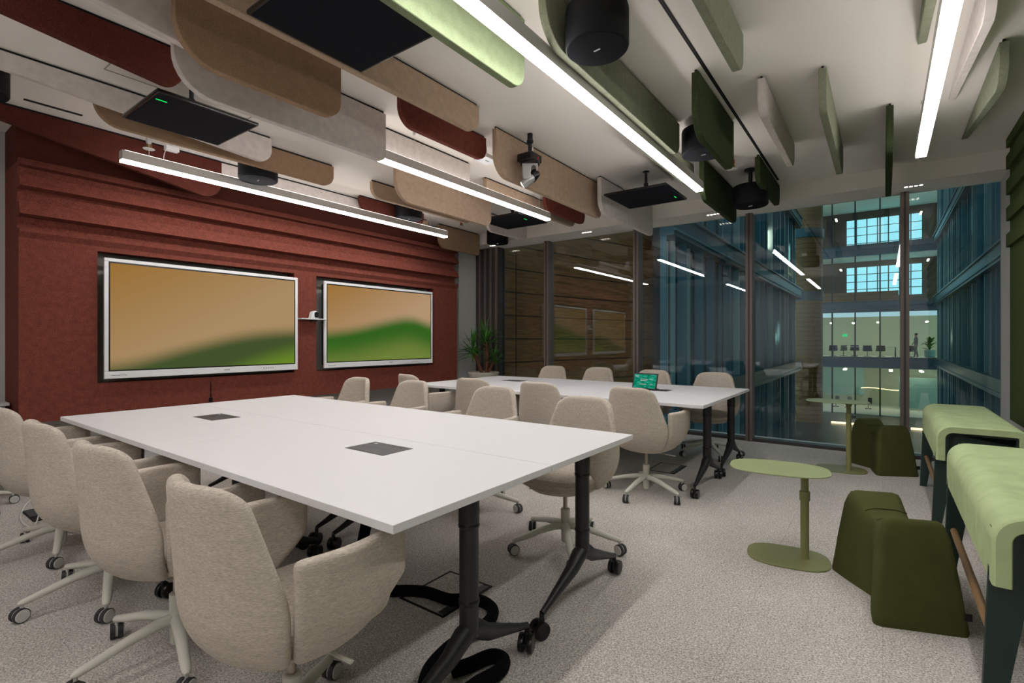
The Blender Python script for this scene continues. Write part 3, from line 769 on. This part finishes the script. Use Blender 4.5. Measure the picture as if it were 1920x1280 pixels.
side_table(3.28,.487,.50,.52,.37,.42,.33,(-.02,-.13),(-.035,-.045),R(9),'nearer low green metal side table with a pill-shaped top')
side_table(5.76,.352,.655,.52,.36,.42,.33,(-.03,-.09),(0,-.03),R(6),'taller green metal side table by the glass, in front of the further pouf',True)

# ------------------------------------------------------------------ poufs
def make_pouf(label,loc,rz):
    t=thing('pouf',label,'pouf',loc,rz,'olive saddle poufs')
    mb=MB(); rows=[]
    # closed plan outline of a bow-tie: long axis X
    def outline(L,W,notch,rc):
        pts=[]
        hl,hw=L/2,W/2
        # half edges, with rounded corners
        def arc(cx,cy,a0,a1,r,n=4): return [(cx+r*math.cos(a0+(a1-a0)*k/n),cy+r*math.sin(a0+(a1-a0)*k/n)) for k in range(n+1)]
        pts+=arc(hl-rc,-hw+rc,-PI/2,0,rc)
        pts+=arc(hl-rc,hw-rc,0,PI/2,rc)
        for k in range(1,8):
            u=k/8; x=(hl-rc)*(1-2*u); d=notch*(1-abs(2*u-1))**1.15; pts.append((x,hw-d))
        pts+=arc(-hl+rc,hw-rc,PI/2,PI,rc)
        pts+=arc(-hl+rc,-hw+rc,PI,1.5*PI,rc)
        for k in range(1,8):
            u=k/8; x=(-hl+rc)*(1-2*u); d=notch*(1-abs(2*u-1))**1.15; pts.append((x,-hw+d))
        return pts
    H=.455
    secs=[(.0,.585,.345,.085),(.012,.59,.35,.09),(.1,.565,.33,.085),(.2,.54,.31,.075),(.3,.51,.285,.062),(.38,.485,.265,.05),(.425,.47,.235,.036),(.445,.455,.215,.030)]
    for z,L_,W_,nt_ in secs:
        o=outline(L_,W_,nt_,.028)
        f=z/.445
        rows.append([(x,y,z-(.075*(1-min(1,abs(x)/.21)**1.6))*f**2) for x,y in o])
    V=mb.grid('olive_cloth',rows,closed=True)
    # top saddle
    prev=rows[-1]
    top=[]
    for s,dz in ((.93,.008),(.7,.016),(.35,.02)):
        top.append([(x*s,y*s,.445+dz-.075*(1-min(1,abs(x*s)/.21)**1.6)) for x,y,_ in prev])
    V2=mb.grid('olive_cloth',[prev]+top,closed=True)
    mb.bm.faces.new(V2[-1]); mb.bm.faces.new(V[0][::-1])
    bmesh.ops.remove_doubles(mb.bm,verts=mb.bm.verts[:],dist=.0004)
    mb.build('upholstered_body',t,angle=62,recalc=True)
    for x in (-.07,.07):
        zz=.466-.075*(1-(abs(x)/.21)**1.6)
        MB().tube('olive_cloth',smooth_path([(x,-.088,zz-.012),(x,-.05,zz+.001),(x,0,zz+.003),(x,.05,zz+.001),(x,.088,zz-.012)],3),.0035,6).build('seam',t)
    MB().box('black_matte',-.293,-.288,-.175,-.150,.07,.10).build('fabric_tag',t)
    return t
p=make_pouf('nearer olive green saddle pouf, beside the low green side table',(3.032,-.036,0),R(20))
p2=dup(p,(6.03,.02,0),R(28),'further olive green saddle pouf, standing against the glass')
p.rotation_euler=(0,0,R(20))

# ------------------------------------------------------------------ high benches
def make_bench(L,label,loc):
    t=thing('high_bench',label,'bench',loc,0,'lime upholstered high benches')
    # cross-section in (y,z), rolled lip to the front (+y) and the back
    def ring(off,n=7):
        p=[]; zt=.70-off; yf=.215-off; yb=-.215+off; r=.085-off; zl=.475
        p.append((yf,zl))
        for k in range(n+1): a=PI/2*k/n; p.append((yf-r+r*math.cos(a),zt-r+r*math.sin(a)))
        rb=.06-off
        for k in range(n+1): a=PI/2+PI/2*k/n; p.append((yb+rb+rb*math.cos(a),zt-rb+rb*math.sin(a)))
        p.append((yb,.60))
        return p
    o,i=ring(0),ring(.048)
    sec=o+i[::-1]
    mb=MB(); rows=[]
    prof=[(-L/2,.008),(-L/2+.006,.002),(-L/2+.015,0)]
    for xc in (-L/2+.34,0,L/2-.34): prof+=[(xc-.03,0),(xc-.006,.0008),(xc,.0035),(xc+.006,.0008),(xc+.03,0)]
    prof+=[(L/2-.015,0),(L/2-.006,.002),(L/2,.008)]
    for x,s in prof:
        oo=ring(s); rows.append([(x,a,b) for a,b in oo+ring(.048-s*.6)[::-1]])
    V=mb.grid('lime_cloth',rows,closed=True); mb.bm.faces.new(V[0][::-1]); mb.bm.faces.new(V[-1])
    mb.build('seat_pad',t,angle=45,recalc=True)
    # dark under shell
    u=ring(.049); w=ring(.062)
    mb=MB(); V=mb.grid('pine_green',[[(x,a,b) for a,b in u+w[::-1]] for x in (-L/2+.02,L/2-.02)],closed=True); mb.bm.faces.new(V[0][::-1]); mb.bm.faces.new(V[-1])
    mb.build('under_shell',t,recalc=True)
    for sx in (-1,1):
        for sy in (-1,1):
            mb=MB(); x=sx*(L/2-.07)
            y1=sy*.15; ye=sy*.215
            pts=[(y1-.055,.645),(y1+.005*sy+.055,.645),(ye+.02,0),(ye-.025,0)] if sy>0 else [(y1-.055,.645),(y1+.055,.645),(ye+.025,0),(ye-.02,0)]
            mb.prism('pine_green',pts,x-.014,x+.014,axis='X').build('leg',t,smooth=False)
        MB().box('pine_green',sx*(L/2-.07)-.014,sx*(L/2-.07)+.014,-.15,.15,.585,.640,.003).build('end_rail',t)
    MB().tube('oak',[(-L/2+.072,.192,.25),(L/2-.072,.192,.25)],.015,16).build('foot_rail',t)
    return t
bn=make_bench(1.40,'lime green padded high bench nearest the viewer at the right edge',(2.85,-.49,0))
dup(bn,(4.90,-.49,0),0,'lime green padded high bench furthest away, towards the glass wall')

# ------------------------------------------------------------------ corner plant
def plant():
    t=thing('potted_yucca','tall yucca plant in a round cream planter in the corner by the glass','plant',(6.26,5.17,0))
    MB().lathe('pot_cream',[(.17,0),(.185,.01),(.235,.68),(.25,.70),(.25,.725),(.235,.73),(.225,.72),(.222,.66)],seg=40,cap=False).build('planter',t)
    MB().lathe('soil',[(.02,.69),(.223,.688)],seg=30,cap=False).build('soil',t)
    heads=[]
    for pts,r in (([(-.02,0,.68),(-.09,.05,.9),(-.12,.13,1.08)],.028),([(.03,-.02,.68),(.04,-.05,.95),(.02,-.03,1.22)],.026),([(.04,-.02,.68),(.08,-.10,.82),(.10,-.14,.93)],.022)):
        MB().tube('trunk',smooth_path(pts,4),r,10).build('trunk',t); heads.append(pts[-1])
    mb=MB()
    rnd=random.Random(3)
    for (hx,hy,hz),n,ln in zip(heads,(44,52,34),(.36,.40,.30)):
        for k in range(n):
            a=rnd.uniform(0,2*PI); el=rnd.uniform(-.35,1.45); l=ln*rnd.uniform(.7,1.1)
            d=Vector((math.cos(a)*math.cos(el),math.sin(a)*math.cos(el),math.sin(el)))
            side=d.cross(Vector((0,0,1))).normalized() if abs(d.z)<.98 else Vector((1,0,0))
            nrm=side.cross(d).normalized()
            base=Vector((hx,hy,hz+rnd.uniform(-.1,.06)))
            rows=[]
            for j in range(6):
                u=j/5; w=.019*(1-u)**.7*(.55+1.2*min(u*3,1)*.5)+.0006
                c=base+d*(l*u)-Vector((0,0,.10*l*u*u*(1.2-el*.5)))
                rows.append([c-side*w,c-nrm*w*.35,c+side*w])
            mb.grid('leaf',rows)
    for k in range(14):
        a=rnd.uniform(0,2*PI); l=.15; base=Vector((.0,.0,.70)); d=Vector((math.cos(a)*.8,math.sin(a)*.8,.6))
        side=d.cross(Vector((0,0,1))).normalized(); rows=[]
        for j in range(5):
            u=j/4; c=base+d*l*u-Vector((0,0,.09*u*u)); w=.016*math.sin(PI*min(.95,u*.8+.2)); rows.append([c-side*w,c+side*w])
        mb.grid('leaf',rows)
    mb.build('foliage',t)
plant()

# ------------------------------------------------------------------ atrium beyond the glass
o=MB().box('atrium_floor',8,60,-8,12,-4.3,-4.1).build('atrium_floor'); tag(o,kind='structure',label='dark paved floor of the atrium far below')
def timber_wall():
    t=thing('timber_clad_drum','curved dark timber-clad wall just outside the corner of the glass','building',(7.4,5.3,0))
    pts=[]
    for k in range(13):
        u=k/12; x=-.35+4.8*u; y=.10-1.15*u-.28*math.sin(PI*u)*-1*.5
        pts.append((x,y))
    rows=[[(x,y,z) for x,y in pts] for z in (-4.1,0,4,9)]
    mb=MB(); mb.grid('timber_cladding',rows)
    back=[[(x+.1,y+.35,z) for x,y in pts] for z in (-4.1,9)]
    mb.grid('timber_cladding',back)
    mb.build('cladding',t,recalc=False)
timber_wall()
def facade(y,x0,x1,step,sgn,label,name):
    t=thing(name,label,'building',(x0,y,0))
    L_=x1-x0; mb=MB()
    mb.box('teal_dark',0,L_,0,sgn*.15,-4.1,16).build('glazing',t)
    nfin=int(L_/step); mb2=MB()
    rnd=random.Random(5 if sgn>0 else 9)
    for z in (-.45,3.55,7.55,11.55):
        MB().box('teal_panel',0,L_,-sgn*.32,0,z,z+.55).box('teal_panel',0,L_,-sgn*.38,-sgn*.3,z+.50,z+.56).box('teal_fin',0,L_,-sgn*.36,-sgn*.3,z+.1,z+.15).build('floor_band',t)
    for k in range(nfin):
        x=k*step; c=rnd.choice(('teal_dark','teal_dark','teal_panel','teal_fin','pale_glass','teal_panel'))
        for z in (-4.1,.1,4.1,8.1,12.1):
            if rnd.random()<.3: c=rnd.choice(('teal_dark','teal_panel','pale_glass','teal_dark'))
            if c!='teal_dark': mb2.box(c,x+.05,x+step*rnd.uniform(.4,.9),-sgn*.02,0,z,z+3.4)
    mb2.build('tinted_panels',t)
    for k in range(nfin+1):
        x=k*step+rnd.uniform(-.1,.1)*step
        w=rnd.choice((.04,.05,.07,.12))
        MB().box('teal_fin' if rnd.random()<.7 else 'pale_glass',x,x+w,-sgn*rnd.choice((.08,.14,.2)),0,-4.1,16).build('fin',t)
    for k in range(9):
        x=rnd.uniform(.3,L_-1); z=rnd.choice((-2.6,1.2,5.2,9.2)); 
        MB().box('office_lamp',x,x+.12,-sgn*.012,0,z,z+rnd.uniform(.3,1.0)).build('lit_window',t)
facade(4.0,11.0,32.6,.62,1,'left side of the atrium: teal glass building front with upright fins','fin_facade')
facade(-3.05,9.5,43.6,.9,-1,'right side of the atrium: teal glass building front receding behind the side wall','fin_facade')
t=thing('timber_column','round tower clad in tan timber boards at the far left end of the atrium','column',(38.6,4.15,0))
MB().lathe('timber_brick',[(1.0,-4.1),(1.0,16)],seg=40,cap=False).build('shaft',t)
for z in (4.1,8.2,): MB().lathe('teal_panel',[(1.03,z-.3),(1.06,z-.28),(1.06,z+.28),(1.03,z+.3)],seg=40).build('ring_band',t)
def far_building():
    t=thing('far_office_building','glazed office block closing the far end of the atrium, lit floors inside','building',(44,0,0))
    y0,y1=-3.2,4.6
    for z in (-.62,3.35,7.4,11.6):
        MB().box('spandrel',-.25,0,y0,y1,z+.32,z+.62).box('spandrel',-.12,.3,y0,y1,z-.12,z+.32).box('teal_panel',-.3,-.25,y0,y1,z+.55,z+.66).build('slab_edge',t)
        MB().box('office_floor',.3,12,y0-2,y1+2,z+.42,z+.6).build('floor_slab',t)
    MB().box('office_floor',.0,12,y0-2,y1+2,-4.1,-4.05).build('floor_slab',t)
    for y in (-3.1,-1.2,.15,1.6,3.0):
        MB().box('far_mullion',-.08,.06,y-.045,y+.045,-4.1,15).build('mullion',t)
    MB().box('office_wall',8,8.2,y0-2,y1+2,-4.05,3.2).build('rear_wall',t)
    MB().box('timber_dark',7.6,7.8,y0-2,y1+2,3.9,15).build('rear_wall',t)
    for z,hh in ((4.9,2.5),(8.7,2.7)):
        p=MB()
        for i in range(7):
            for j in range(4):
                p.box('sky_reflection',7.4,7.5,-2.5+i*.72,-1.86+i*.72,z+j*hh/4,z+(j+1)*hh/4-.07)
        p.build('sky_reflection_panes',t)  # reflected daylight of the upper floors, put in as glowing panes
    MB().box('timber_brick',.8,1.0,-.9,4.4,4.0,4.75).build('balustrade',t)
    MB().box('teal_curtain',5.5,5.8,1.2,4.5,-3.2,-1.0).build('back_screen',t)
    MB().box('teal_curtain',4.5,4.6,-3.2,-1.0,-3.9,-1.6).build('back_screen',t)
    pp=[(5.2,y,-2.6+.06*math.sin(y*2)) for y in [-1.8+.2*k for k in range(17)]]
    MB().tube('strip_warm',pp,.03,8).build('light_strip',t)
    for (y,x) in ((3.3,3),(1.9,4),(.3,3),(-1.3,4),(-2.6,3)):
        MB().box('office_lamp',x,x+1.2,y-.06,y+.06,2.55,2.62).build('ceiling_lamp',t)
    for (y,x) in ((2.4,3),(-.5,3),(-2.3,3)):
        MB().box('office_lamp',x,x+1.6,y-.1,y+.1,-1.1,-1.03).build('ceiling_lamp',t)
    for (y,z) in ((2.6,6.6),(-2.6,6.9),(2.9,10.5),(-2.2,10.3)):
        MB().box('office_lamp',2,2.9,y-.05,y+.05,z,z+.06).build('ceiling_lamp',t)
    MB().box('exit_green',7.9,7.96,2.45,2.8,1.55,1.75).build('green_sign',t)
far_building()
# strips of light on the atrium floor
for y0,y1,lab in ((1.27,2.68,'warm strip light along the atrium floor, left of the mullion'),(-2.27,-1.36,'warm strip light along the atrium floor, right of the mullion')):
    o=MB().box('strip_warm',38.4,38.55,y0,y1,-4.1,-4.0).build('floor_strip_light'); tag(o,lab,'light')
# office furniture seen far away
def shell_chair(mat,label,x,y,rz,zf=.0,grp='chairs in the lit office far beyond the glass'):
    t=thing('office_chair',label,'chair',(x,y,zf),rz,grp)
    rows=[]
    for j in range(6):
        z=.42+.42*j/5
        rows.append([(-.24*math.cos(a)+(.1 if j==0 else 0),.30*math.sin(a)*(1-.12*j/5),z) for a in [R(-95+190*k/10) for k in range(11)]])
    mb=MB(); mb.grid(mat,rows); mb.lathe(mat,[(.03,.40),(.24,.42),(.24,.46),(.05,.47)],seg=18); mb.build('seat',t)
    l=MB().lathe('far_mullion',[(.02,.03),(.02,.41)],seg=8)
    for k in range(4):
        a=R(45+90*k); l.tube('far_mullion',[(0,0,.06),(.27*math.cos(a),.27*math.sin(a),.02)],.018,6)
    l.build('pedestal',t)
for m_,lab,x,y,rz in (('navy_seat','navy blue shell chair, leftmost in the lit office',45.7,3.05,R(170)),('grey_seat','grey shell chair right of the navy one in the lit office',46.6,2.45,R(60)),('navy_seat','navy blue shell chair behind the left office table',47.2,1.75,R(180)),('navy_seat','navy blue shell chair at the right of the left office table',45.7,.92,R(200)),
 ('dark_seat','dark shell chair left of the right-hand office table',46.0,.12,R(20)),('dark_seat','dark shell chair right of the right-hand office table',45.5,-1.42,R(190)),('grey_seat','grey shell chair almost behind the window mullion',46.3,-1.55,R(180))):
    shell_chair(m_,lab,x,y,rz)
for m_,lab,x,y in (('grey_seat','grey shell chair on the lowest lit floor, left of its pair',47.5,3.0),('grey_seat','grey shell chair on the lowest lit floor, right of its pair',47.5,2.2),('dark_seat','dark shell chair alone on the lowest lit floor',47.5,.9)):
    shell_chair(m_,lab,x,y,R(90),-4.05,'chairs on the lowest lit floor beyond the glass')
for x,y,lab in ((46.3,1.75,'round pale table between navy chairs in the lit office'),(46.3,-.75,'round pale table between dark chairs in the lit office')):
    t=thing('office_table',lab,'table',(x,y,0))
    MB().lathe('table_white',[(.5,.715),(.52,.72),(.52,.74),(.5,.745)],seg=28).build('tabletop',t)
    MB().lathe('far_mullion',[(.25,0),(.25,.02),(.04,.03),(.04,.715)],seg=18).build('pedestal',t)
t=thing('potted_plant','big leafy plant in a pale pot in the lit office far away','plant',(46.4,-2.7,0))
MB().lathe('teal_curtain',[(.22,0),(.3,.05),(.32,.5),(.29,.52)],seg=20).build('planter',t)
mb=MB(); rnd=random.Random(12)
for k in range(34):
    a=rnd.uniform(0,2*PI); el=rnd.uniform(.1,1.3); l=rnd.uniform(.5,.95)
    d=Vector((math.cos(a)*math.cos(el),math.sin(a)*math.cos(el),math.sin(el))); side=d.cross(Vector((0,0,1))).normalized(); base=Vector((0,0,.45+rnd.uniform(0,.6)))
    rows=[]
    for j in range(5):
        u=j/4; c=base+d*l*u-Vector((0,0,.3*l*u*u)); w=.10*math.sin(PI*min(.98,.05+.9*u)); rows.append([c-side*w,c+side*w])
    mb.grid('leaf',rows)
mb.build('foliage',t)
# distant person
def person():
    t=thing('person','person in grey clothes walking through the lit office far away','person',(45.8,-1.9,0),R(100))
    V=[(0,0,.95),(0,0,1.15),(0,0,1.38),(0,0,1.47),(0,0,1.56),(0,0,1.66),
       (0,.10,.92),(.06,.11,.50),(.10,.11,.06),(.2,.12,.03),
       (0,-.10,.92),(-.03,-.11,.50),(-.14,-.11,.08),(-.05,-.12,.03),
       (0,.19,1.38),(-.03,.24,1.10),(.06,.24,.86),(.09,.24,.78),
       (0,-.19,1.38),(.05,-.24,1.10),(.16,-.22,.92),(.2,-.21,.86)]
    Ed=[(0,1),(1,2),(2,3),(3,4),(4,5),(0,6),(6,7),(7,8),(8,9),(0,10),(10,11),(11,12),(12,13),(2,14),(14,15),(15,16),(16,17),(2,18),(18,19),(19,20),(20,21)]
    Rr=[.15,.14,.13,.06,.09,.085,.10,.07,.05,.04,.10,.07,.05,.04,.07,.05,.04,.035,.07,.05,.04,.035]
    me=bpy.data.meshes.new('body'); me.from_pydata(V,Ed,[]); o=bpy.data.objects.new('body',me); COL.objects.link(o); o.parent=t
    m=o.modifiers.new('k','SKIN'); 
    for i,sv in enumerate(me.skin_vertices[0].data): sv.radius=(Rr[i],Rr[i]); sv.use_root=(i==0)
    s=o.modifiers.new('u','SUBSURF'); s.levels=1; s.render_levels=1
    bake(o)
    for mm in ('suit_grey','skin'): o.data.materials.append(MATS[mm])
    for p in o.data.polygons:
        c=p.center; p.material_index=1 if (c.z>1.45 or (c.z<.9 and c.z>.74 and abs(c.y)>.2)) else 0
    MB().lathe('hair',[(.02,1.73),(.075,1.70),(.098,1.64),(.095,1.60)][::-1],seg=18,cap=False).build('hair',t,loc=(-.015,0,.01))
person()

# ------------------------------------------------------------------ world, camera, view
w=bpy.data.worlds.new('World'); SC.world=w; w.use_nodes=True
bg=w.node_tree.nodes['Background']; bg.inputs[0].default_value=(.40,.66,.74,1); bg.inputs[1].default_value=.9
cam=bpy.data.cameras.new('Camera'); co=bpy.data.objects.new('Camera',cam); COL.objects.link(co)
co.location=(0,0,1.24); co.rotation_euler=(PI/2,0,R(36.32)-PI/2)
cam.sensor_width=36; cam.sensor_fit='HORIZONTAL'; cam.lens=945.5/1920*36; cam.shift_y=-2.7/1920; cam.clip_start=.05; cam.clip_end=300
SC.camera=co
vs=SC.view_settings; vs.view_transform='Standard'; vs.look='None'; vs.gamma=1; vs.use_curve_mapping=False; vs.exposure=0
